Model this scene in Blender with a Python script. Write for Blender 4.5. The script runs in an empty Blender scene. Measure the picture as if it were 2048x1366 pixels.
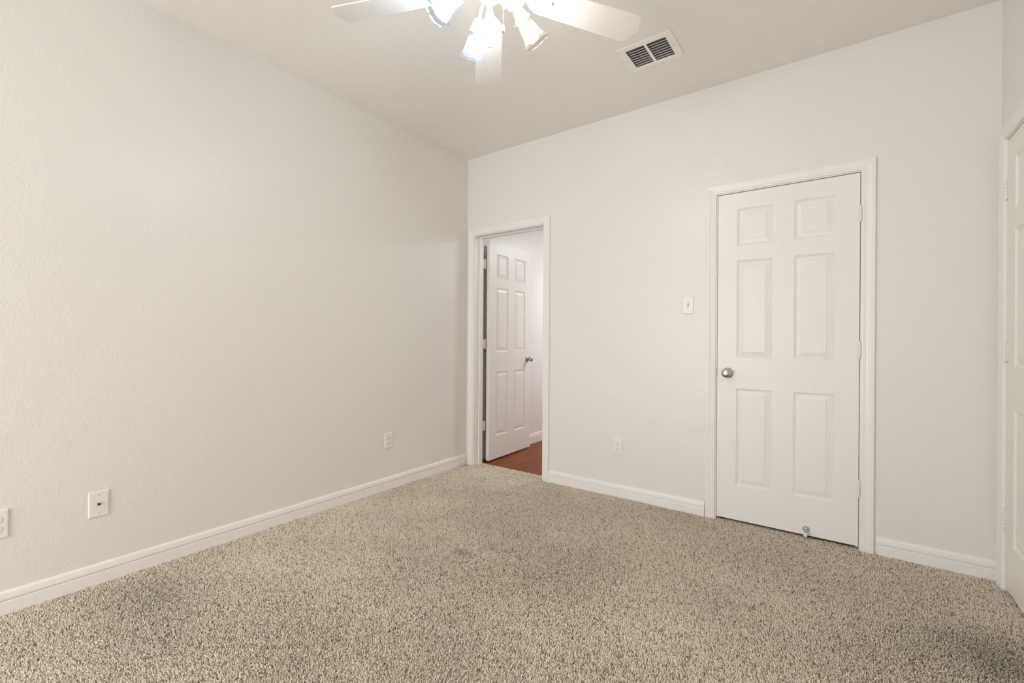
import bpy, bmesh, math, random
import numpy as np
from mathutils import Vector, Matrix
S = bpy.context.scene
COL = S.collection
R = math.radians
random.seed(7)

# ------------------------------------------------------------------ camera
H = 2.74                         # ceiling height
RX = 3.349                       # x of the right wall
RY = -5.60                       # y of the wall behind the camera
F_PX, YAW, ROLL, SHY = 908.545, -0.62679, 0.00653, -4.0
cam_d = bpy.data.cameras.new('camera')
cam = bpy.data.objects.new('camera', cam_d); COL.objects.link(cam)
cam_d.sensor_fit = 'HORIZONTAL'; cam_d.sensor_width = 36.0
cam_d.lens = F_PX / 2048 * 36.0
cam_d.clip_start = 0.02
cy_, sy_ = math.cos(YAW), math.sin(YAW)
fw = Vector((sy_, cy_, 0)); rt = Vector((cy_, -sy_, 0)); up = Vector((0, 0, 1))
r2 = rt * math.cos(ROLL) + up * math.sin(ROLL); u2 = -rt * math.sin(ROLL) + up * math.cos(ROLL)
m = Matrix((r2, u2, -fw)).transposed().to_4x4()
m.translation = Vector((2.74003, -3.09, 1.12076))
cam.matrix_world = m
cam_d.shift_y = SHY / 2048
S.camera = cam

# ------------------------------------------------------------------ view, world, fill light
S.view_settings.view_transform = 'Standard'
S.view_settings.look = 'None'
S.view_settings.gamma = 1.0
S.view_settings.exposure = -0.03
S.cycles.diffuse_bounces = 8; S.cycles.max_bounces = 14
try: S.view_settings.use_curve_mapping = False
except Exception: pass
W = bpy.data.worlds.new('world'); S.world = W; W.use_nodes = True
wb = W.node_tree.nodes['Background']
wb.inputs[0].default_value = (0.85, 0.93, 1.0, 1); wb.inputs[1].default_value = 1.0

def area_light(name, loc, rot, sx, sy, power, color):
    d = bpy.data.lights.new(name, 'AREA'); d.shape = 'RECTANGLE'; d.size = sx; d.size_y = sy
    d.energy = power; d.color = color
    o = bpy.data.objects.new(name, d); COL.objects.link(o); o.location = loc; o.rotation_euler = rot
    return o
# fill from an assumed window behind the camera, and the hall's own ceiling light
WIN_X0, WIN_X1, WIN_Z0, WIN_Z1 = 0.20, 1.90, 0.05, 2.15
WINDOW_FILL_W = 80; HALL_W = 29; BULB_W = 3.3
area_light('window_fill', ((WIN_X0+WIN_X1)/2, RY-0.02, (WIN_Z0+WIN_Z1)/2), (R(90), 0, 0), WIN_X1-WIN_X0-.1, WIN_Z1-WIN_Z0-.1, WINDOW_FILL_W, (.93, .967, 1.0))
area_light('hall_lamp_light', (1.15, 1.95, 2.40), (0, 0, 0), 0.3, 0.3, HALL_W, (.92, .965, 1.0))

# ------------------------------------------------------------------ materials
def mat(name, color, rough=.5, metal=0, spec=.5):
    M = bpy.data.materials.new(name); M.use_nodes = True
    b = M.node_tree.nodes['Principled BSDF']
    b.inputs['Base Color'].default_value = (*color, 1)
    b.inputs['Roughness'].default_value = rough
    b.inputs['Metallic'].default_value = metal
    b.inputs['Specular IOR Level'].default_value = spec
    return M, M.node_tree.nodes, M.node_tree.links, b

def coords(n, l, scale=(1, 1, 1)):
    t = n.new('ShaderNodeTexCoord'); mp = n.new('ShaderNodeMapping')
    mp.inputs['Scale'].default_value = scale
    l.new(t.outputs['Object'], mp.inputs['Vector']); return mp.outputs['Vector']

def noise(n, l, vec, scale, detail=2, rough=.5):
    t = n.new('ShaderNodeTexNoise'); t.inputs['Scale'].default_value = scale
    t.inputs['Detail'].default_value = detail; t.inputs['Roughness'].default_value = rough
    l.new(vec, t.inputs['Vector']); return t.outputs['Fac']

def bump(n, l, b, h, strength, dist):
    t = n.new('ShaderNodeBump'); t.inputs['Strength'].default_value = strength
    t.inputs['Distance'].default_value = dist
    l.new(h, t.inputs['Height']); l.new(t.outputs['Normal'], b.inputs['Normal'])

def painted_wall(name, color, strength=.5):
    M, n, l, b = mat(name, color, .30, 0, .5)
    v = coords(n, l)
    f1 = noise(n, l, v, 115, 2.5, .5); f2 = noise(n, l, v, 38, 2, .5)
    r = n.new('ShaderNodeMapRange'); r.inputs['From Min'].default_value = .30; r.inputs['From Max'].default_value = .72
    r.interpolation_type = 'SMOOTHSTEP'
    l.new(f1, r.inputs['Value'])
    a = n.new('ShaderNodeMath'); a.operation = 'MULTIPLY_ADD'; a.inputs[1].default_value = 1.2
    l.new(f2, a.inputs[0]); l.new(r.outputs[0], a.inputs[2])
    bump(n, l, b, a.outputs[0], strength, .0009)
    return M
WALL = painted_wall('wall_paint', (.80, .773, .735), .52)
CEIL = painted_wall('ceiling_paint', (.87, .843, .806), .6)
HALLP = painted_wall('hall_paint', (.82, .80, .78), .4)
TRIM, n, l, b = mat('trim_paint', (.86, .832, .795), .33)
DOORP, n, l, b = mat('door_paint', (.85, .822, .784), .36)
v = coords(n, l, (260, 260, 5)); f = noise(n, l, v, 1.0, 3, .6)
w = n.new('ShaderNodeTexWave'); w.wave_type = 'BANDS'; w.bands_direction = 'X'
w.inputs['Scale'].default_value = 22; w.inputs['Distortion'].default_value = 9; w.inputs['Detail'].default_value = 2
w.inputs['Detail Scale'].default_value = .35
l.new(coords(n, l, (1, 1, .18)), w.inputs['Vector'])
a = n.new('ShaderNodeMath'); a.operation = 'MULTIPLY_ADD'; a.inputs[1].default_value = .45
l.new(w.outputs['Fac'], a.inputs[0]); l.new(f, a.inputs[2])
bump(n, l, b, a.outputs[0], .3, .0009)
PLASTIC, n, l, b = mat('plate_plastic', (.84, .81, .76), .3)
SLOT, n, l, b = mat('dark_slot', (.10, .085, .07), .6)
SCREWP, n, l, b = mat('painted_screw', (.55, .52, .48), .4)
NICKEL, n, l, b = mat('satin_nickel', (.50, .475, .445), .24, 1)
STRIKE, n, l, b = mat('dark_strike_metal', (.16, .145, .13), .5, .4)
BLACKM, n, l, b = mat('dark_connector', (.06, .055, .05), .35, .6)
RUBBER, n, l, b = mat('white_rubber', (.83, .81, .78), .6)
FANP, n, l, b = mat('fan_white', (.84, .825, .79), .42)
SOCKP, n, l, b = mat('fan_socket_white', (.82, .81, .79), .35)
HINGEP, n, l, b = mat('hinge_paint', (.82, .79, .745), .3)
DUCT, n, l, b = mat('duct_metal', (.11, .095, .08), .6, .2)
VENTP, n, l, b = mat('vent_enamel', (.92, .90, .87), .35)
CLOSET, n, l, b = mat('closet_paint', (.5, .46, .42), .8)

def wood_floor():
    M, n, l, b = mat('cherry_wood', (.2, .06, .03), .42)
    v = coords(n, l, (14, 1.2, 1)); f = noise(n, l, v, 3.0, 5, .6)
    b.inputs['Specular IOR Level'].default_value = .14
    r = n.new('ShaderNodeValToRGB'); e = r.color_ramp.elements
    e[0].position = .3; e[0].color = (.155, .040, .010, 1); e[1].position = .72; e[1].color = (.33, .100, .028, 1)
    l.new(f, r.inputs[0])
    br = n.new('ShaderNodeTexBrick'); br.inputs['Scale'].default_value = 1
    br.inputs['Brick Width'].default_value = .9; br.inputs['Row Height'].default_value = .09
    br.inputs['Mortar Size'].default_value = .0015; br.inputs['Color1'].default_value = (1, 1, 1, 1)
    br.inputs['Color2'].default_value = (.88, .88, .88, 1); br.inputs['Mortar'].default_value = (.62, .6, .6, 1)
    mp = n.new('ShaderNodeMapping'); mp.inputs['Rotation'].default_value = (0, 0, R(90))
    tc = n.new('ShaderNodeTexCoord'); l.new(tc.outputs['Object'], mp.inputs['Vector']); l.new(mp.outputs[0], br.inputs['Vector'])
    mx = n.new('ShaderNodeMix'); mx.data_type = 'RGBA'; mx.blend_type = 'MULTIPLY'; mx.inputs['Factor'].default_value = 1
    l.new(r.outputs[0], mx.inputs['A']); l.new(br.outputs['Color'], mx.inputs['B'])
    l.new(mx.outputs['Result'], b.inputs['Base Color'])
    return M
WOOD = wood_floor()

def carpet_mat():
    M, n, l, b = mat('carpet_fibre', (.4, .33, .25), .95, 0, .1)
    at = n.new('ShaderNodeAttribute'); at.attribute_name = 'fibre'
    l.new(at.outputs['Color'], b.inputs['Base Color'])
    return M
CARPET = carpet_mat()
BACKING, n, l, b = mat('carpet_backing', (.55, .47, .38), 1.0, 0, 0)

def glass_mat(name, tint, glow):
    """thin frosted glass: mostly see-through, with a little milky scatter that catches the bulb's light"""
    M = bpy.data.materials.new(name); M.use_nodes = True; n = M.node_tree.nodes; l = M.node_tree.links
    n.remove(n['Principled BSDF']); out = n['Material Output']
    gl = n.new('ShaderNodeBsdfGlossy'); gl.inputs['Roughness'].default_value = .25
    tr = n.new('ShaderNodeBsdfTranslucent'); tr.inputs['Color'].default_value = (*tint, 1)
    tp = n.new('ShaderNodeBsdfTransparent'); tp.inputs['Color'].default_value = (*[.91*(.55 + .45*c) for c in tint], 1)
    m1 = n.new('ShaderNodeMixShader'); m1.inputs[0].default_value = glow
    m2 = n.new('ShaderNodeMixShader'); m2.inputs[0].default_value = .02
    l.new(tp.outputs[0], m1.inputs[1]); l.new(tr.outputs[0], m1.inputs[2])
    l.new(m1.outputs[0], m2.inputs[1]); l.new(gl.outputs[0], m2.inputs[2]); l.new(m2.outputs[0], out.inputs['Surface'])
    # fine vertical ribs pressed into the glass
    g = n.new('ShaderNodeAttribute'); g.attribute_name = 'rib'
    s = n.new('ShaderNodeMath'); s.operation = 'SINE'; mm = n.new('ShaderNodeMath'); mm.operation = 'MULTIPLY'; mm.inputs[1].default_value = 60
    l.new(g.outputs['Fac'], mm.inputs[0]); l.new(mm.outputs[0], s.inputs[0])
    bp = n.new('ShaderNodeBump'); bp.inputs['Strength'].default_value = .25; bp.inputs['Distance'].default_value = .001
    l.new(s.outputs[0], bp.inputs['Height']); l.new(bp.outputs[0], gl.inputs['Normal'])
    return M
GLASS_COOL = glass_mat('frosted_glass_cool', (.80, .88, 1.0), .015)
GLASS_WARM = glass_mat('frosted_glass_warm', (1.0, .93, .85), .013)
def bulb_mat(name, c, s):
    M, n, l, b = mat(name, (1, 1, 1)); b.inputs['Emission Color'].default_value = (*c, 1)
    b.inputs['Emission Strength'].default_value = s; return M
BULB_COOL = bulb_mat('bulb_daylight', (.90, .96, 1.0), BULB_W*36)
BULB_WARM = bulb_mat('bulb_soft_white', (1.0, .93, .84), BULB_W*36)
PANE = bpy.data.materials.new('assumed_window_glass'); PANE.use_nodes = True
n = PANE.node_tree.nodes; l = PANE.node_tree.links
tp = n.new('ShaderNodeBsdfTransparent'); gl = n.new('ShaderNodeBsdfGlossy'); gl.inputs['Roughness'].default_value = .02
mx = n.new('ShaderNodeMixShader'); mx.inputs[0].default_value = .05
l.new(tp.outputs[0], mx.inputs[1]); l.new(gl.outputs[0], mx.inputs[2]); l.new(mx.outputs[0], n['Material Output'].inputs['Surface'])

# ------------------------------------------------------------------ object helpers
def tag(o, label=None, cat=None, group=None, kind=None):
    if label: o['label'] = label
    if cat: o['category'] = cat
    if group: o['group'] = group
    if kind: o['kind'] = kind
    return o
def link(name, me, M, parent=None, smooth=False):
    o = bpy.data.objects.new(name, me); COL.objects.link(o)
    if M: me.materials.append(M)
    if smooth:
        for p in me.polygons: p.use_smooth = True
    if parent: o.parent = parent
    return o
def obj(name, bm, M, parent=None, smooth=False, bevel=0, recalc=True):
    if recalc: bmesh.ops.recalc_face_normals(bm, faces=bm.faces)
    me = bpy.data.meshes.new(name); bm.to_mesh(me); bm.free()
    o = link(name, me, M, parent, smooth)
    if bevel:
        md = o.modifiers.new('bevel', 'BEVEL'); md.width = bevel; md.segments = 2; md.limit_method = 'ANGLE'
    return o
def empty(name, loc=(0, 0, 0), rot=(0, 0, 0), parent=None):
    o = bpy.data.objects.new(name, None); COL.objects.link(o)
    o.location = loc; o.rotation_euler = rot; o.empty_display_size = .05
    if parent: o.parent = parent
    return o
def box(bm, x0, x1, y0, y1, z0, z1):
    vs = [bm.verts.new((x, y, z)) for z in (z0, z1) for x, y in ((x0, y0), (x1, y0), (x1, y1), (x0, y1))]
    for f in ((3, 2, 1, 0), (4, 5, 6, 7), (0, 1, 5, 4), (1, 2, 6, 5), (2, 3, 7, 6), (3, 0, 4, 7)):
        bm.faces.new([vs[i] for i in f])
    return vs
def boxbm(*a):
    bm = bmesh.new(); box(bm, *a); return bm
def lathe(bm, prof, seg=32, M=None, cap=True, wave=None):
    """profile of (radius, height) turned about z, then moved by M"""
    M = M or Matrix(); rings = []
    for i, (r, z) in enumerate(prof):
        if r < 1e-6: rings.append([bm.verts.new(M @ Vector((0, 0, z)))]); continue
        rings.append([bm.verts.new(M @ Vector(((r + (wave(i, k / seg) if wave else 0)) * math.cos(2*math.pi*k/seg), (r + (wave(i, k / seg) if wave else 0)) * math.sin(2*math.pi*k/seg), z))) for k in range(seg)])
    for a, c in zip(rings, rings[1:]):
        for k in range(seg):
            k2 = (k+1) % seg
            if len(a) == 1 and len(c) == 1: continue
            if len(a) == 1: bm.faces.new((a[0], c[k], c[k2]))
            elif len(c) == 1: bm.faces.new((a[k], a[k2], c[0]))
            else: bm.faces.new((a[k], a[k2], c[k2], c[k]))
    if cap:
        for rg, fl in ((rings[0], True), (rings[-1], False)):
            if len(rg) > 2: bm.faces.new(rg[::-1] if fl else rg)
    return rings
def tube(bm, pts, rad, seg=10, cap=True):
    pts = [Vector(p) for p in pts]; rings = []
    ref = None
    for i, p in enumerate(pts):
        t = (pts[min(i+1, len(pts)-1)] - pts[max(i-1, 0)]).normalized()
        if ref is None: ref = Vector((0, 0, 1)) if abs(t.z) < .9 else Vector((1, 0, 0))
        a = (ref - t * ref.dot(t)).normalized(); c = t.cross(a); ref = a
        r = rad[i] if isinstance(rad, (list, tuple)) else rad
        rings.append([bm.verts.new(p + (a*math.cos(2*math.pi*k/seg) + c*math.sin(2*math.pi*k/seg))*r) for k in range(seg)])
    for a, c in zip(rings, rings[1:]):
        for k in range(seg): bm.faces.new((a[k], a[(k+1) % seg], c[(k+1) % seg], c[k]))
    if cap: bm.faces.new(rings[0][::-1]); bm.faces.new(rings[-1])
def slab_grid(us, vs, holes, d0, d1, fn):
    """a slab with rectangular holes; fn(u, v, d) gives the 3-D point"""
    bm = bmesh.new(); cache = {}
    us = sorted(set(us) | {h[0] for h in holes} | {h[1] for h in holes}); vs = sorted(set(vs) | {h[2] for h in holes} | {h[3] for h in holes})
    def V(i, j, k):
        if (i, j, k) not in cache: cache[i, j, k] = bm.verts.new(fn(us[i], vs[j], (d0, d1)[k]))
        return cache[i, j, k]
    def solid(i, j):
        if i < 0 or j < 0 or i >= len(us)-1 or j >= len(vs)-1: return False
        u, v = (us[i]+us[i+1])/2, (vs[j]+vs[j+1])/2
        return not any(h[0] < u < h[1] and h[2] < v < h[3] for h in holes)
    for i in range(len(us)-1):
        for j in range(len(vs)-1):
            if not solid(i, j): continue
            for k in (0, 1): bm.faces.new((V(i, j, k), V(i+1, j, k), V(i+1, j+1, k), V(i, j+1, k)))
            for di, dj, e in ((-1, 0, ((i, j), (i, j+1))), (1, 0, ((i+1, j), (i+1, j+1))), (0, -1, ((i, j), (i+1, j))), (0, 1, ((i, j+1), (i+1, j+1)))):
                if not solid(i+di, j+dj):
                    (a, c), (p, q) = e; bm.faces.new((V(a, c, 0), V(p, q, 0), V(p, q, 1), V(a, c, 1)))
    return bm
def struct(o, label, cat):
    o['kind'] = 'structure'; o['label'] = label; o['category'] = cat; return o

# ------------------------------------------------------------------ the shell
WT = .121                                    # thickness of the back wall
SLAB_H = 2.035
D1 = (.088, .808)                            # clear opening of the open doorway, x
D2 = (2.104, 2.8235)                         # closed door
D3 = (-.105, -.105 - .765)                   # door on the right wall, y from hinge side
JZ = 2.040                                   # underside of head jambs
JT = .018
ZB = -.03                                    # underside level of the walls
hole = lambda a, c: (min(a, c) - JT, max(a, c) + JT, ZB - .01, JZ + JT)
struct(obj('wall_left', boxbm(-.12, 0, RY, 0, ZB, H), WALL), 'long pale beige orange-peel wall on the left', 'wall')
struct(obj('wall_back', slab_grid([0, RX+.12], [ZB, H], [hole(*D1), hole(*D2)], 0, WT, lambda u, v, d: (u, d, v)), WALL), 'pale beige wall with the open doorway and the closed door', 'wall')
struct(obj('wall_right', slab_grid([RY, 0], [ZB, H], [hole(*D3)], 0, .12, lambda u, v, d: (RX + d, u, v)), WALL), 'sliver of pale beige wall at the right edge, above the hinged door', 'wall')
struct(obj('wall_front', slab_grid([-.12, RX+.12], [ZB, H], [(WIN_X0, WIN_X1, WIN_Z0, WIN_Z1)], -.12, 0, lambda u, v, d: (u, RY + d, v)), WALL), 'wall with the assumed window, behind the camera', 'wall')
VX0, VX1, VY0, VY1 = 1.711, 2.014, -.698, -.442   # ceiling register
bm = slab_grid([-.12, RX+.12], [RY-.12, WT], [(VX0+.03, VX1-.03, VY0+.03, VY1-.03)], 0, .10, lambda u, v, d: (u, v, H + d))
struct(obj('ceiling', bm, CEIL), 'flat pale taupe textured ceiling', 'ceiling')
struct(obj('floor', boxbm(-.12, RX+.12, RY-.12, .10, -.06, -.012), BACKING), 'floor under the beige carpet', 'floor')

# assumed window behind the camera, added to carry the room's fill light
win = struct(empty('assumed_window', ((WIN_X0+WIN_X1)/2, RY-.06, WIN_Z0)), 'assumed white framed window behind the camera, added for fill light', 'window')
ww, wh = WIN_X1-WIN_X0, WIN_Z1-WIN_Z0
bm = slab_grid([-ww/2+.001, ww/2-.001], [.001, wh-.001], [(-ww/2+.05, -.02, .05, wh-.05), (.02, ww/2-.05, .05, wh-.05)], -.025, .015, lambda u, v, d: (u, d, v))
obj('assumed_window_frame', bm, TRIM, win)
obj('assumed_window_pane', boxbm(-ww/2+.045, ww/2-.045, -.008, -.004, .045, wh-.045), PANE, win)

# closets behind the closed doors, and the hall beyond the open one
bm = slab_grid([1.3, RX+.12], [WT, .9], [], 0, .05, lambda u, v, d: (u, v, H + d)); box(bm, 1.3, RX+.12, .9, .95, ZB, H); box(bm, RX+.02, RX+.12, WT, .9, ZB, H)
struct(obj('wall_closet_back', bm, CLOSET), 'inside of the closet behind the closed door', 'wall')
struct(obj('floor_closet_back', boxbm(1.62, RX+.12, .10, .95, -.06, -.012), BACKING), 'closet floor behind the closed door', 'floor')
bm = bmesh.new(); box(bm, RX+.75, RX+.8, RY, .1, ZB, H); box(bm, RX+.12, RX+.8, .05, .1, ZB, H); box(bm, RX+.12, RX+.8, RY-.05, RY, ZB, H); box(bm, RX+.12, RX+.8, RY, .1, H, H+.05)
struct(obj('wall_closet_right', bm, CLOSET), 'inside of the closet behind the right-hand door', 'wall')
struct(obj('floor_closet_right', boxbm(RX+.12, RX+.8, RY-.05, .1, -.06, -.012), BACKING), 'closet floor behind the right-hand door', 'floor')
HL, HR, HE, HH = .004, 1.5, 3.2, 2.44
struct(obj('floor_hall', boxbm(-.1, HR+.1, .10, HE+.1, -.06, -.014), WOOD), 'reddish brown wood floor beyond the open doorway', 'floor')
struct(obj('wall_hall_left', boxbm(-.1, HL, WT, HE+.1, ZB, H), HALLP), 'white hall wall seen past the edge of the open door', 'wall')
struct(obj('wall_hall_right', boxbm(HR, HR+.1, WT, HE+.1, ZB, H), HALLP), 'right wall of the hall, hidden from view', 'wall')
struct(obj('wall_hall_end', boxbm(HL, HR, HE, HE+.1, ZB, H), HALLP), 'end wall of the hall, hidden from view', 'wall')
struct(obj('ceiling_hall', boxbm(HL, HR, WT, HE, HH, HH+.05), HALLP), 'hall ceiling, hidden from view', 'ceiling')

# ------------------------------------------------------------------ baseboards and casings
BASE = [(0, -.012), (.013, -.012), (.0135, .046), (.0125, .0498), (.0060, .0506), (.0060, .0537), (.0118, .0548), (.0128, .0575), (.0126, .0622), (.0112, .0632), (.0119, .0642), (.0115, .0695), (.0100, .0703), (.0104, .0712), (.0095, .078), (.0065, .0845), (.0030, .0875), (0, .0882)]
def prism(prof, length):
    bm = bmesh.new(); a = [bm.verts.new((0, d, z)) for d, z in prof]; c = [bm.verts.new((length, d, z)) for d, z in prof]
    for i in range(len(prof)):
        j = (i+1) % len(prof); bm.faces.new((a[i], a[j], c[j], c[i]))
    bm.faces.new(a[::-1]); bm.faces.new(c); return bm
def base(name, p0, ang, length, label):
    o = obj(name, prism(BASE, length), TRIM); o.location = p0; o.rotation_euler = (0, 0, ang)
    return struct(o, label, 'baseboard')
base('baseboard_left', (.0, 0, 0), -R(90), -RY, 'white grooved baseboard along the left wall')
base('baseboard_back', (2.036, 0, 0), R(180), 2.036-.871, 'white baseboard of the back wall between the open doorway and the closed door')
base('baseboard_back', (RX, 0, 0), R(180), RX-2.8955, 'short white baseboard right of the closed door')
base('baseboard_right', (RX, RY, 0), R(90), -RY-.935, 'baseboard of the right wall, outside the picture')
HB = [(0, -.014), (.013, -.014), (.013, .066), (.009, .070), (.011, .074), (.009, .086), (.004, .089), (0, .089)]
o = obj('baseboard_hall', prism(HB, HE-.33), TRIM); o.location = (HL, HE, 0); o.rotation_euler = (0, 0, -R(90))
struct(o, 'plain white baseboard of the hall beyond the open door', 'baseboard')

CAS = [(0, 0), (0, .0085), (.002, .0105), (.0065, .0112), (.0085, .0098), (.0105, .0098), (.013, .0122), (.017, .0124), (.019, .0112), (.030, .0128), (.036, .0150), (.041, .0162), (.0425, .0156), (.046, .0158), (.0475, .0168), (.053, .0168), (.0565, .0152), (.058, .012), (.058, 0)]
def casing(w, h, z0=-.012):
    """mitred casing round an opening w wide and h high; x along the wall, -y into the room"""
    bm = bmesh.new(); rows = []
    for u, t in CAS:
        rows.append([bm.verts.new(p) for p in ((-u, -t, z0), (-u, -t, h+u), (w+u, -t, h+u), (w+u, -t, z0))])
    for i in range(len(rows)-1):
        for k in range(3): bm.faces.new((rows[i][k], rows[i][k+1], rows[i+1][k+1], rows[i+1][k]))
    for k in range(3): bm.faces.new((rows[-1][k], rows[-1][k+1], rows[0][k+1], rows[0][k]))
    bm.faces.new([r_[0] for r_ in rows]); bm.faces.new([r_[3] for r_ in rows][::-1])
    return bm
RV = .006                                      # reveal between jamb edge and casing
def frame(name, loc, rz, w, depth, label, stop, rabbet_front):
    """casing + jamb of an opening of clear width w; local x along the wall, +y into the wall"""
    t = empty(name, loc, (0, 0, rz)); struct(t, label, 'door casing')
    c = obj('casing', casing(w+2*RV, JZ+RV), TRIM, t); c.location = (-RV, 0, 0)
    bm = bmesh.new(); e = .0006
    box(bm, -JT+e, 0, -.001, depth, -.012, JZ+JT-e); box(bm, w, w+JT-e, -.001, depth, -.012, JZ+JT-e); box(bm, 0, w, -.001, depth, JZ, JZ+JT-e)
    obj('jamb', bm, TRIM, t)
    bm = bmesh.new(); a, c2 = stop
    box(bm, 0, .011, a, c2, -.012, JZ); box(bm, w-.011, w, a, c2, -.012, JZ); box(bm, .011, w-.011, a, c2, JZ-.011, JZ)
    obj('stop_moulding', bm, TRIM, t, bevel=.002)
    return t
t1 = frame('trim_1', (D1[0], 0, 0), 0, D1[1]-D1[0], WT, 'white moulded casing and jamb round the open doorway in the corner', (.058, .098), False)
t2 = frame('trim_2', (D2[0], 0, 0), 0, D2[1]-D2[0], WT, 'white moulded casing round the closed door', (.038, .075), True)
t3 = frame('trim_3', (RX, D3[0], 0), -R(90), D3[0]-D3[1], .12, 'white casing at the right edge of the picture', (.038, .075), True)
c = obj('casing_hall_side', casing(D1[1]-D1[0]+2*RV, JZ+RV, -.014), TRIM, t1); c.location = (D1[1]-D1[0]+RV, WT, 0); c.rotation_euler = (0, 0, math.pi)
# strike plate on the jamb beside the knob
bm = boxbm(-.0002, .0012, -.0015, .026, .892, .950)
obj('strike_plate', bm, STRIKE, t2)
bm = boxbm(.0008, .0022, -.002, .020, .900, .942)
obj('latch_hole', bm, SLOT, t2)

# ------------------------------------------------------------------ six-panel doors
PAN = [(0, 0), (.0025, -.0035), (.006, -.0052), (.0085, -.0040), (.0105, -.0062), (.0125, -.0068), (.036, -.0022), (.0375, -.0005)]
def door_slab(w, h, th):
    """x 0..w from the knob side, front face at y=0 looking to -y, z 0..h"""
    st = .110; pw = (w - 3*st)/2
    xs = [(st, st+pw), (2*st+pw, 2*st+2*pw)]
    zs = [(.214, .812), (1.002, 1.602), (1.694, 1.920)]
    bm = bmesh.new()
    for side in (0, 1):
        y0 = 0 if side == 0 else th; s = 1 if side == 0 else -1
        P = lambda x, z, d=0: (x, y0 - s*d, z)
        X = [0, xs[0][0], xs[0][1], xs[1][0], xs[1][1], w]; Z = [0] + [c for z in zs for c in z] + [h]
        for i in range(len(X)-1):
            for j in range(len(Z)-1):
                x0, x1, z0, z1 = X[i], X[i+1], Z[j], Z[j+1]
                if (x0, x1) in xs and (z0, z1) in zs:
                    rings = [[bm.verts.new(P(a, c, d)) for a, c in ((x0+o_, z0+o_), (x1-o_, z0+o_), (x1-o_, z1-o_), (x0+o_, z1-o_))] for o_, d in PAN]
                    for r0, r1 in zip(rings, rings[1:]):
                        for k in range(4): bm.faces.new((r0[k], r0[(k+1) % 4], r1[(k+1) % 4], r1[k]))
                    bm.faces.new(rings[-1])
                else: bm.faces.new([bm.verts.new(P(a, c)) for a, c in ((x0, z0), (x1, z0), (x1, z1), (x0, z1))])
    for q in (((0, 0), (0, h)), ((w, 0), (w, h)), ((0, 0), (w, 0)), ((0, h), (w, h))):
        (a, z), (c, z2) = q
        bm.faces.new([bm.verts.new(p) for p in ((a, 0, z), (c, 0, z2), (c, th, z2), (a, th, z))])
    bmesh.ops.remove_doubles(bm, verts=bm.verts, dist=1e-5)
    return bm
def knob_mesh():
    """rosette and round knob turned about z (pointing out of the door)"""
    return [(0.0, 0), (.0325, 0), (.0325, .003), (.031, .006), (.026, .0095), (.018, .0115), (.0125, .013), (.0115, .020), (.012, .028), (.017, .033), (.0235, .037), (.0268, .043), (.0273, .049), (.0262, .055), (.022, .0595), (.014, .0622), (.005, .0630), (0, .0630)]
def knob(parent, x, y, z, sgn):
    """sgn -1 points to -y"""
    M = Matrix.Rotation(R(90) * (1 if sgn < 0 else -1), 4, 'X')
    pr = knob_mesh()
    bm = bmesh.new(); lathe(bm, pr[:6] + [(.0, .0115)], 40, M); o = obj('knob_rosette', bm, NICKEL, parent, True); o.location = (x, y, z)
    bm = bmesh.new(); lathe(bm, [(.0, .0112), (.0135, .0112)] + pr[6:], 40, M); k = obj('knob', bm, NICKEL, o, True)
    for q in (o, k): q['label'] = 'satin nickel ' + q.name.split('.')[0].replace('_', ' ')
    return o
def hinge(parent, x, y, z, wide=False):
    """butt hinge: five knuckles with pin tips, leaves either side"""
    bm = bmesh.new(); hh = .082; r = .0068; n5 = 5; gap = .0016
    for k in range(n5):
        z0 = z - hh/2 + k*hh/n5; lathe(bm, [(r, z0+gap/2), (r, z0+hh/n5-gap/2)], 22, Matrix.Translation((x, y, 0)))
    lathe(bm, [(.0045, z-hh/2-.001), (.0045, z+hh/2+.001)], 10, Matrix.Translation((x, y, 0)))
    for s in (-1, 1):
        lathe(bm, [(.0045, z+s*(hh/2)), (.0052, z+s*(hh/2+.003)), (.0035, z+s*(hh/2+.0055)), (0, z+s*(hh/2+.006))], 10, Matrix.Translation((x, y, 0)))
    box(bm, x-.0015, x+.0015, y, y+.0075, z-hh/2, z+hh/2)
    return obj('hinge', bm, HINGEP, parent, False)
HZ = (.326, 1.079, 1.814)
def closed_door(name, loc, rz, w, label, knob_on, hinge_pos):
    t = empty(name, loc, (0, 0, rz)); struct(t, label, 'door')
    g = .003
    s = obj('door_slab', door_slab(w-2*g, SLAB_H-.015, .035), DOORP, t); s.location = (g, .0005, .015)
    kx = .063 if knob_on == 'left' else w-.063
    knob(t, kx, .0005, .921, -1); knob(t, kx, .0355, .921, 1)
    for z in HZ: hinge(t, w-.0015 if knob_on == 'left' else .0015, -.0062, z)
    return t
d2 = closed_door('door_2', (D2[0], 0, 0), 0, D2[1]-D2[0], 'closed white six-panel door with a satin nickel knob', 'left', 'right')
d3 = closed_door('door_3', (RX, D3[0], 0), -R(90), D3[0]-D3[1], 'white panelled door cut off by the right edge of the picture', 'right', 'left')
# hinge leaves seen on the right-hand door
for z in HZ:
    obj('hinge_leaf', boxbm(.003, .013, -.0022, .0004, z-.041, z+.041), HINGEP, d3)
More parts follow.
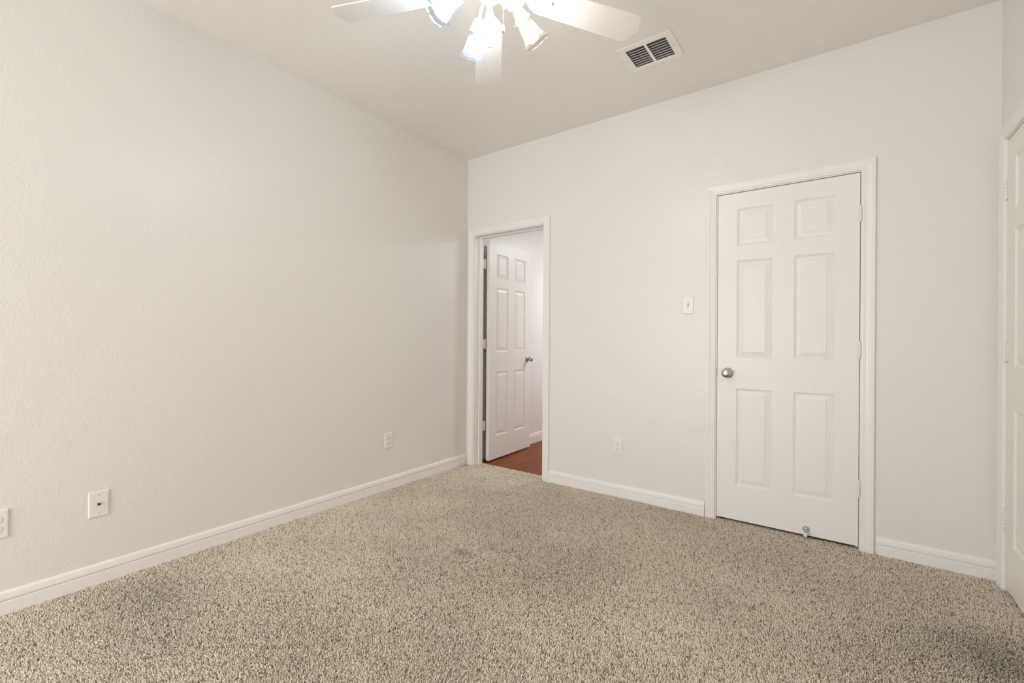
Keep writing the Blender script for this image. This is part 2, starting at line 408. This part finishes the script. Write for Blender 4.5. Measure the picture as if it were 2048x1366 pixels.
# spring-less door stop screwed to the closed door, drooping to the carpet
a0 = Vector((.480, .0005, .056)); ax = Vector((-.10, -1, -.42)).normalized()
Mz = Vector((0, 0, 1)).rotation_difference(Vector((0, -1, 0))).to_matrix().to_4x4()
bm = bmesh.new(); lathe(bm, [(0, 0), (.0175, 0), (.0178, .003), (.0150, .008), (.0095, .014), (.0065, .020), (.0055, .030), (.0055, .052), (.0, .052)], 28, Mz)
ds = obj('door_stop', bm, NICKEL, d2, True); ds.location = (.480, .0005, .050); ds['label'] = 'satin nickel door stop at the foot of the door'
bm = bmesh.new(); lathe(bm, [(0, .048), (.0085, .048), (.0098, .052), (.0098, .063), (.0085, .066), (0, .066)], 20, Mz)
o = obj('rubber_tip', bm, RUBBER, ds, True); o['label'] = 'white rubber tip'
# pose: the stop points outward and slightly down
ds.rotation_euler = (R(16), 0, 0)

# the open door: hinged on the hall side of the left jamb, swung 91.5 degrees against the hall wall
OW = .711
PX, PY = .0875, .150                           # hinge pin
d1 = struct(empty('door_1', (PX, PY, 0)), 'open white six-panel door swung into the hall, satin nickel knob', 'door')
s = obj('door_slab', door_slab(OW, SLAB_H-.002, .034), DOORP, d1)
Mx = Matrix.Translation(Vector((.121-PX, .172-PY, .002))) @ Matrix.Rotation(R(91.5), 4, 'Z')
s.matrix_local = Mx
def on_door(o, x, y, z):
    o.matrix_local = Matrix.Translation(Vector((.121-PX, .172-PY, 0))) @ Matrix.Rotation(R(91.5), 4, 'Z') @ Matrix.Translation(Vector((x, y, z))) 
ko = knob(d1, 0, 0, 0, -1); on_door(ko, OW-.062, 0, .921)
for z in HZ:
    hg = hinge(d1, 0, 0, z)
    bm = boxbm(.0045, .032, .0185, .0212, z-.041, z+.041); o = obj('hinge_leaf', bm, HINGEP, d1)
    bm = boxbm(.0005, .0022, -.052, -.013, z-.041, z+.041); o = obj('hinge_leaf', bm, HINGEP, d1)

# ------------------------------------------------------------------ electrical plates
def wall_thing(name, loc, rz, label, cat, group=None):
    t = empty(name, loc, (0, 0, rz)); return tag(t, label, cat, group)
def plate(parent, holes=()):
    bm = bmesh.new(); w, h = .035, .0575
    rings = [[bm.verts.new((sx*(w-i), -y, sz*(h-i))) for sx, sz in ((-1, -1), (1, -1), (1, 1), (-1, 1))] for i, y in ((0, 0), (0, .0035), (.0015, .0052), (.0035, .006))]
    for a, c in zip(rings, rings[1:]):
        for k in range(4): bm.faces.new((a[k], a[(k+1) % 4], c[(k+1) % 4], c[k]))
    bm.faces.new(rings[-1]); bm.faces.new(rings[0][::-1])
    return obj('cover_plate', bm, PLASTIC, parent)
MY = Matrix.Rotation(R(90), 4, 'X')
def disc(parent, name, x, z, r, y0, y1, M, seg=20):
    bm = bmesh.new(); lathe(bm, [(0, y0), (r, y0), (r*.9, y1), (0, y1)], seg, Matrix.Translation((x, 0, z)) @ MY); return obj(name, bm, M, parent)
def screw(parent, x, z):
    s = disc(parent, 'screw', x, z, .0032, .0058, .0068, SCREWP)
    return s
def outlet(loc, rz, label):
    t = wall_thing('wall_outlet', loc, rz, label, 'outlet', None); plate(t)
    for zc in (.0195, -.0195):
        bm = bmesh.new(); pts = []
        for k in range(32):
            a = 2*math.pi*k/32; x, z = .0172*math.cos(a), .0172*math.sin(a); pts.append((x, max(-.0125, min(.0125, z))))
        v0 = [bm.verts.new((x, -.0056, zc+z)) for x, z in pts]; v1 = [bm.verts.new((x, -.0075, zc+z)) for x, z in pts]; v2 = [bm.verts.new((x*.93, -.0081, zc+z*.93)) for x, z in pts]
        for r0, r1 in ((v0, v1), (v1, v2)):
            for k in range(32): bm.faces.new((r0[k], r0[(k+1) % 32], r1[(k+1) % 32], r1[k]))
        bm.faces.new(v2); bm.faces.new(v0[::-1])
        rc = obj('receptacle', bm, PLASTIC, t)
        bm = bmesh.new(); box(bm, -.0075, -.0052, -.0084, -.0070, zc-.001, zc+.008); box(bm, .0052, .0072, -.0084, -.0070, zc, zc+.0072)
        lathe(bm, [(0, .0070), (.0027, .0070), (.0027, .0084), (0, .0084)], 14, Matrix.Translation((0, 0, zc-.0072)) @ MY)
        o = obj('contact_slots', bm, SLOT, rc); o['label'] = 'dark contact slots'
    screw(t, 0, 0)
    return t
outlet((1.4485, 0, .3585), 0, 'white duplex outlet low on the back wall, below the light switch')
outlet((0, -.8765, .3595), -R(-90), 'white duplex outlet low on the left wall, nearest the doorway')
outlet((0, -2.827, .362), -R(-90), 'white outlet plate cut off by the left edge of the picture')
t = wall_thing('light_switch', (1.9275, 0, 1.3535), 0, 'white toggle light switch on the back wall left of the closed door', 'light switch'); plate(t)
bm = bmesh.new(); box(bm, -.0055, .0055, -.0066, -.0050, -.0125, .0125); o = obj('toggle_surround', bm, SCREWP, t); 
bm = bmesh.new(); vs = box(bm, -.0042, .0042, -.0175, -.0055, -.0032, .0038)
for v in vs:
    if v.co.y < -.01: v.co.z += .0065; v.co.x *= .85
obj('toggle', bm, PLASTIC, t, bevel=.0008)
screw(t, 0, .030); screw(t, 0, -.030)
t = wall_thing('cable_wall_plate', (0, -2.5145, .3590), -R(-90), 'white wall plate with a dark coaxial jack, low on the left wall', 'wall plate'); plate(t)
bm = bmesh.new(); lathe(bm, [(0, .005), (.0062, .005), (.0062, .0085), (.0046, .0088), (.0046, .0155), (.0035, .016), (0, .016)], 6, MY); o = obj('coaxial_jack', bm, BLACKM, t); o['label'] = 'dark metal coaxial jack'
screw(t, 0, .0415); screw(t, 0, -.0415)

# ------------------------------------------------------------------ ceiling register
t = tag(empty('ceiling_vent', ((VX0+VX1)/2, (VY0+VY1)/2, H)), 'white rectangular air vent in the ceiling near the fan', 'vent')
vw, vh = (VX1-VX0)/2, (VY1-VY0)/2
gx, gy = vw-.040, vh-.038                     # grille half sizes
cg = .0075
bm = slab_grid([-vw, vw], [-vh, vh], [(-gx, -cg, -gy, gy), (cg, gx, -gy, gy)], -.004, 0, lambda u, v, d: (u, v, d - .0004))
o = obj('vent_frame', bm, VENTP, t, bevel=.0015)
nl = 8
for s in (-1, 1):
    x0, x1 = (cg, gx) if s > 0 else (-gx, -cg)
    for k in range(nl):
        yc = -gy + (k+.5)*2*gy/nl; tilt = R(-56)
        bm = bmesh.new(); hw = .0096; th_ = .0008
        dy, dz = math.cos(tilt)*hw, math.sin(tilt)*hw
        ny, nz = -math.sin(tilt)*th_, math.cos(tilt)*th_
        q = [(yc-dy+ny, dz+nz), (yc+dy+ny, -dz+nz), (yc+dy-ny, -dz-nz), (yc-dy-ny, dz-nz)]
        a = [bm.verts.new((x0, y, z + .0035)) for y, z in q]; c = [bm.verts.new((x1, y, z + .0035)) for y, z in q]
        for i in range(4): bm.faces.new((a[i], a[(i+1) % 4], c[(i+1) % 4], c[i]))
        bm.faces.new(a[::-1]); bm.faces.new(c)
        obj('louvre', bm, VENTP, t)
for sx in (-1, 1): disc_bm = bmesh.new(); lathe(disc_bm, [(0, -.0062), (.0035, -.0060), (.0038, -.0044), (0, -.0044)], 12, Matrix.Translation((sx*(vw-.018), 0, 0))); obj('screw', disc_bm, SCREWP, t)
bm = bmesh.new(); dx, dy = vw-.031, vh-.031
box(bm, -dx, -dx+.002, -dy, dy, .0, .25); box(bm, dx-.002, dx, -dy, dy, .0, .25); box(bm, -dx, dx, -dy, -dy+.002, .0, .25); box(bm, -dx, dx, dy-.002, dy, .0, .25); box(bm, -dx, dx, -dy, dy, .25, .252)
obj('duct', bm, DUCT, t)

# ------------------------------------------------------------------ ceiling fan
FC = Vector((1.641, -1.731, 0)); ZBL = 2.480
fan = tag(empty('ceiling_fan', (FC.x, FC.y, H)), 'white five-blade ceiling fan with four lit bell glass shades', 'ceiling fan')
def fz(z): return z - H
bm = bmesh.new(); lathe(bm, [(0, -.0005), (.070, -.0005), (.070, -.012), (.062, -.035), (.045, -.055), (.020, -.062), (0, -.062)], 40); obj('canopy', bm, FANP, fan, True)
bm = bmesh.new(); lathe(bm, [(.0, -.055), (.0125, -.055), (.0125, -.120), (0, -.120)], 20); obj('downrod', bm, FANP, fan, True)
bm = bmesh.new(); lathe(bm, [(0, -.105), (.030, -.107), (.060, -.116), (.095, -.130), (.112, -.150), (.116, -.175), (.116, -.215), (.108, -.232), (.090, -.240), (.060, -.243), (0, -.243)], 48); obj('motor_housing', bm, FANP, fan, True)
bm = bmesh.new(); lathe(bm, [(0, -.243), (.058, -.243), (.060, -.262), (.058, -.285), (.050, -.300), (.038, -.310), (.020, -.317), (.012, -.322), (.010, -.330), (.006, -.334), (0, -.335)], 40); obj('switch_housing', bm, FANP, fan, True)
def blade_outline():
    pts = []
    r0, r1 = .195, .655
    # root: rounded arch, then long flaring sides, then the stepped ornamental tip
    for k in range(9):
        a = math.pi/2 * k/8; pts.append((r0 + .052 - .052*math.cos(a), .057*math.sin(a)))
    pts += [(.30, .0600), (.42, .0635), (.56, .0665), (.600, .0672), (.618, .0668)]
    for k in range(1, 6):
        a = math.pi/2 * k/6; pts.append((.618 + .022*math.sin(a), .0448 + .022*math.cos(a)))
    pts += [(.6405, .044), (.6420, .038), (.6450, .028), (.6495, .018), (.6520, .014), (.6550, .011), (.6585, .006), (.660, 0)]
    return pts
half = [(x if x < .3 else .3 + (x-.3)*1.075, w_) for x, w_ in blade_outline()]; full = half + [(x, -w) for x, w in half[-2:0:-1]]
def make_blade():
    bm = bmesh.new(); a = [bm.verts.new((x, w_, -.0028)) for x, w_ in full]; c = [bm.verts.new((x, w_, .0028)) for x, w_ in full]
    N = len(full)
    for i in range(N): bm.faces.new((a[i], a[(i+1) % N], c[(i+1) % N], c[i]))
    bm.faces.new(a[::-1]); bm.faces.new(c); return bm
def make_iron():
    """cast bracket under the blade root: arm, scalloped plate and screw bosses"""
    bm = bmesh.new()
    out = [(.085, .014), (.130, .013), (.160, .018), (.180, .034), (.205, .047), (.232, .050), (.250, .043), (.256, .030), (.250, .018), (.262, .008), (.268, 0)]
    fl = out + [(x, -w_) for x, w_ in out[-2::-1]]
    def zz(x): return .020 - .028*min(1, max(0, (x-.10)/.07))
    a = [bm.verts.new((x, w_, zz(x)-.0045)) for x, w_ in fl]; c = [bm.verts.new((x, w_, zz(x)+.0003)) for x, w_ in fl]
    h = len(out); N = len(fl)
    for L in (a, c):
        for i in range(h-1):
            q = [L[i], L[i+1], L[N-2-i], L[N-1-i]]; q = list(dict.fromkeys(q))
            if len(q) > 2: bm.faces.new(q)
    for i in range(N): bm.faces.new((a[i], a[(i+1) % N], c[(i+1) % N], c[i]))
    for x, y in ((.222, .030), (.222, -.030), (.245, 0)):
        lathe(bm, [(.0075, -.0100), (.0085, -.0126), (.0055, -.0148), (0, -.0152)], 14, Matrix.Translation((x, y, 0)))
    bmesh.ops.remove_doubles(bm, verts=bm.verts, dist=1e-6)
    return bm
blade_me = None
A0 = 201.5
for k in range(5):
    th = R(A0 - 72*k); M = Matrix.Translation((0, 0, ZBL-H)) @ Matrix.Rotation(th, 4, 'Z') @ Matrix.Rotation(R(-12), 4, 'X')
    if k == 0:
        bl0 = obj('fan_blade', make_blade(), FANP, fan, bevel=.0012); ir0 = obj('blade_bracket', make_iron(), FANP, bl0); bl, ir = bl0, ir0
    else:
        bl = bl0.copy(); ir = ir0.copy(); COL.objects.link(bl); COL.objects.link(ir); ir.parent = bl; bl.parent = fan
    bl.matrix_local = M
# light kit: four curved arms with sockets and bell shades
def shade_profile():
    pts = [(.0275, .000), (.0290, .004), (.0305, .015), (.0325, .035), (.0350, .055), (.0385, .072), (.0435, .087), (.0500, .099), (.0570, .108)]
    return pts
AR = 150.7; TILT = 40; RS, ZS = .112, fz(2.425)     # socket top position
def shade_mesh():
    pr = shade_profile(); pr = pr + [(r_-.0022, z) for r_, z in pr[::-1]]
    bm = bmesh.new()
    wave = lambda i, f: (.0012*math.sin(2*math.pi*f*12) if 5 < i < 12 else 0)
    lathe(bm, pr, 72, None, cap=False, wave=wave)
    # close the rim of the neck
    me = bpy.data.meshes.new('glass_shade'); bmesh.ops.recalc_face_normals(bm, faces=bm.faces); bm.to_mesh(me); bm.free()
    at = me.attributes.new('rib', 'FLOAT', 'POINT')
    for i, v in enumerate(me.vertices): at.data[i].value = math.atan2(v.co.y, v.co.x)
    return me
sh_me = {w_: shade_mesh() for w_ in ('cool', 'warm')}
for k in range(4):
    th = R(AR - 90*k); warm = (k == 1)
    base_m = Matrix.Translation((0, 0, 0)) @ Matrix.Rotation(th, 4, 'Z')
    # frame: z axis of the lamp points outward and down
    L = base_m @ Matrix.Translation((RS, 0, ZS)) @ Matrix.Rotation(R(180-TILT), 4, 'Y')
    bm = bmesh.new()
    P0 = Vector((.046, 0, fz(2.452))); P3 = Vector((RS, 0, ZS)); dirn = Vector((math.sin(R(TILT)), 0, -math.cos(R(TILT))))
    P1 = P0 + Vector((.045, 0, .012)); P2 = P3 - dirn*.030
    pts = [((1-s_)**3*P0 + 3*(1-s_)**2*s_*P1 + 3*(1-s_)*s_**2*P2 + s_**3*(P3+dirn*.004)) for s_ in [i/10 for i in range(11)]]
    tube(bm, [base_m @ p_ for p_ in pts], .0065, 12)
    arm = obj('lamp_arm', bm, FANP, fan, True)
    bm = bmesh.new(); lathe(bm, [(0, -.002), (.010, -.002), (.016, .002), (.0225, .010), (.0245, .018), (.0235, .022), (.0265, .028), (.0295, .036), (.0325, .040), (.0325, .047), (.031, .048), (0, .044)], 32)
    so = obj('lamp_socket', bm, SOCKP, arm, True); so.matrix_local = L
    for q in range(3):
        bm = bmesh.new()
        Mq = Matrix.Rotation(R(120*q+25), 4, 'Z') @ Matrix.Translation((.030, 0, .0435)) @ Matrix.Rotation(R(90), 4, 'Y')
        lathe(bm, [(0, 0), (.0016, 0), (.0016, .008), (.0032, .0085), (.0032, .0125), (0, .013)], 10, Mq)
        sc = obj('shade_screw', bm, NICKEL, arm, True); sc.matrix_local = L
    me = sh_me['warm' if warm else 'cool']; shd = bpy.data.objects.new('glass_shade', me); COL.objects.link(shd)
    if not me.materials: me.materials.append(GLASS_WARM if warm else GLASS_COOL)
    for p_ in me.polygons: p_.use_smooth = True
    shd.parent = fan; shd.matrix_local = L @ Matrix.Translation((0, 0, .038))
    shd['label'] = 'frosted glass shade glowing warm cream' if warm else 'frosted glass shade glowing cool white'
    bm = bmesh.new(); lathe(bm, [(0, .036), (.0165, .036), (.020, .042), (.0265, .056), (.0285, .068), (.0265, .081), (.019, .091), (.009, .0955), (0, .0965)], 28)
    bu = obj('light_bulb', bm, BULB_WARM if warm else BULB_COOL, shd, True)
    bm = bmesh.new(); lathe(bm, [(0, .006), (.013, .008), (.0135, .024), (.0165, .0358), (0, .0358)], 28); obj('bulb_base', bm, SOCKP, shd, True)
# pull chains hanging from the switch housing
def chain(x, y, z0, z1, dark):
    bm = bmesh.new(); n_ = int((z0-z1)/.0042)
    for i in range(n_):
        z = z0 - i*.0042; lathe(bm, [(0, .0013), (.0012, .0006), (.0012, -.0006), (0, -.0013)], 6, Matrix.Translation((x, y, z)))
    tube(bm, [(x, y, z0), (x, y, z1)], .0004, 5)
    return bm
Rcam = Vector((math.cos(YAW), -math.sin(YAW), 0)); Fcam = Vector((math.sin(YAW), math.cos(YAW), 0))
for sx, fy, zt, zb, M_ in ((0.0, 0.0, 2.410, 2.275, NICKEL), (.051, .006, 2.428, 2.337, FANP)):
    pos = Rcam*sx + Fcam*fy
    c = obj('pull_chain', chain(pos.x, pos.y, fz(zt), fz(zb), 0), M_, fan)
    bm = bmesh.new(); lathe(bm, [(0, .001), (.0022, 0), (.0042, -.008), (.0060, -.018), (.0064, -.024), (.0056, -.029), (0, -.029)], 20, Matrix.Translation((pos.x, pos.y, fz(zb))))
    fb = obj('pull_fob', bm, RUBBER, c, True)
    bm = bmesh.new(); lathe(bm, [(0, -.0288), (.0036, -.0288), (.0034, -.0315), (0, -.032)], 14, Matrix.Translation((pos.x, pos.y, fz(zb)))); tip = obj('fob_tip', bm, NICKEL, c)

# ------------------------------------------------------------------ carpet pile
def carpet():
    rng = np.random.default_rng(11)
    # tufts only where the floor can be seen from around the camera; spacing a little wider than a real frieze
    sp = .0046
    xs = np.arange(.004, RX+.034, sp); ys = np.arange(-3.30, .098, sp)
    X, Y = np.meshgrid(xs, ys); X = X.ravel(); Y = Y.ravel()
    X = X + rng.uniform(-.5, .5, X.size)*sp; Y = Y + rng.uniform(-.5, .5, Y.size)*sp
    keep = (X > .003) & ((X < RX-.001) | ((Y < D3[0]-.004) & (Y > D3[1]+.004) & (X < RX+.033)))
    inback = Y > -.003
    keep &= ~inback | ((X > D1[0]+.002) & (X < D1[1]-.002)) | ((X > D2[0]+.002) & (X < D2[1]-.002) & (Y < .03))
    keep &= (Y < .096)
    keep &= ~((X < .0145) & (Y < 0)); keep &= ~((Y > -.0150) & (Y < 0) & (((X > .871) & (X < 2.036)) | (X > 2.895)))
    keep &= ~((Y > -.018) & (Y < 0) & (((X > .009) & (X < .082)) | ((X > .814) & (X < .872)) | ((X > 2.03) & (X < 2.098)) | ((X > 2.829) & (X < 2.897))))
    keep &= ~((Y > 0) & (Y > .056) & ((X < D1[0]+.013) | (X > D1[1]-.013)) & (X < 1))
    X, Y = X[keep], Y[keep]; N = X.size
    def lump(f, seed):
        r_ = np.random.default_rng(seed); v = np.zeros(N)
        for _ in range(9):
            a = r_.uniform(0, 2*np.pi); q = f*r_.uniform(.6, 1.6); ph = r_.uniform(0, 6.28); v += np.sin((X*np.cos(a)+Y*np.sin(a))*q+ph)
        return v/3
    hgt = .0122 + .0020*rng.standard_normal(N) + .0010*lump(9, 3)
    hgt = np.clip(hgt, .006, .019)
    ang = rng.uniform(0, 2*np.pi, N); lean = rng.uniform(.25, 1.0, N)*.0090
    # traffic lay: the pile leans together in patches
    lx = .0022*lump(5, 8); ly = .0022*lump(4.2, 9)
    dx = np.cos(ang)*lean + lx; dy = np.sin(ang)*lean + ly
    rad = rng.uniform(.0015, .0025, N)
    # keep fibres at the edges from poking through boards
    ex = np.where(X < .03, np.abs(dx), dx); ex = np.where((X > RX-.02) & (X < RX), -np.abs(dx), ex); dx = ex
    dy = np.where((Y > -.03) & (Y < 0), -np.abs(dy)*.5, dy)
    z0 = -.012
    V = np.zeros((N, 7, 3), np.float32)
    for k in range(3):
        a = ang + k*2*np.pi/3
        V[:, k] = np.stack([X+np.cos(a)*rad*.8, Y+np.sin(a)*rad*.8, np.full(N, z0)], 1)
        a2 = a + .7
        V[:, 3+k] = np.stack([X+dx*.45+np.cos(a2)*rad, Y+dy*.45+np.sin(a2)*rad, z0+hgt*.72], 1)
    V[:, 6] = np.stack([X+dx, Y+dy, z0+hgt], 1)
    tri = []
    for k in range(3):
        j = (k+1) % 3; tri += [(k, j, 3+j), (k, 3+j, 3+k), (3+k, 3+j, 6)]
    T = (np.array(tri)[None] + (np.arange(N)*7)[:, None, None]).reshape(-1, 3)
    me = bpy.data.meshes.new('carpet_pile')
    me.vertices.add(N*7); me.vertices.foreach_set('co', V.ravel())
    nt = len(T); me.loops.add(nt*3); me.loops.foreach_set('vertex_index', T.ravel().astype(np.int32))
    me.polygons.add(nt); me.polygons.foreach_set('loop_start', np.arange(0, nt*3, 3, dtype=np.int32)); me.polygons.foreach_set('loop_total', np.full(nt, 3, np.int32))
    me.update(calc_edges=True)
    # fibre colours: warm beige blend with scattered darker flecks; soiling worn into a few spots
    light = np.array([.97, .885, .765]); mid = np.array([.86, .77, .645]); dark = np.array([.33, .265, .195])
    t = rng.uniform(0, 1, N)[:, None]; colr = light*t + mid*(1-t)
    fl = rng.uniform(0, 1, N); colr = np.where((fl < .12)[:, None], dark*(.8+.6*t), colr)
    soil = 1 - .035*lump(3.5, 21) - .03*lump(11, 22)
    for (sx_, sy_2, rx_, ry_, am) in ((1.135, -1.305, .055, .035, .30), (1.22, -1.17, .05, .03, .13), (1.02, -.98, .15, .10, .07), (1.62, -1.02, .30, .12, .08), (3.20, -.80, .10, .16, .25), (3.05, -.72, .30, .20, .10), (2.55, -1.0, .5, .18, .07), (.45, -2.45, .3, .12, .09)):
        d2_ = ((X-sx_)/rx_)**2 + ((Y-sy_2)/ry_)**2; soil -= am*np.exp(-d2_*.9)
    colr = colr*np.clip(soil, .4, 1.2)[:, None]
    C = np.ones((N, 7, 4), np.float32); C[:, :, :3] = colr[:, None, :]
    ca = me.color_attributes.new('fibre', 'FLOAT_COLOR', 'POINT'); ca.data.foreach_set('color', C.ravel())
    o = link('carpet_pile', me, CARPET)
    tag(o, 'speckled beige frieze carpet covering the room floor', 'carpet', None, 'stuff')
carpet()
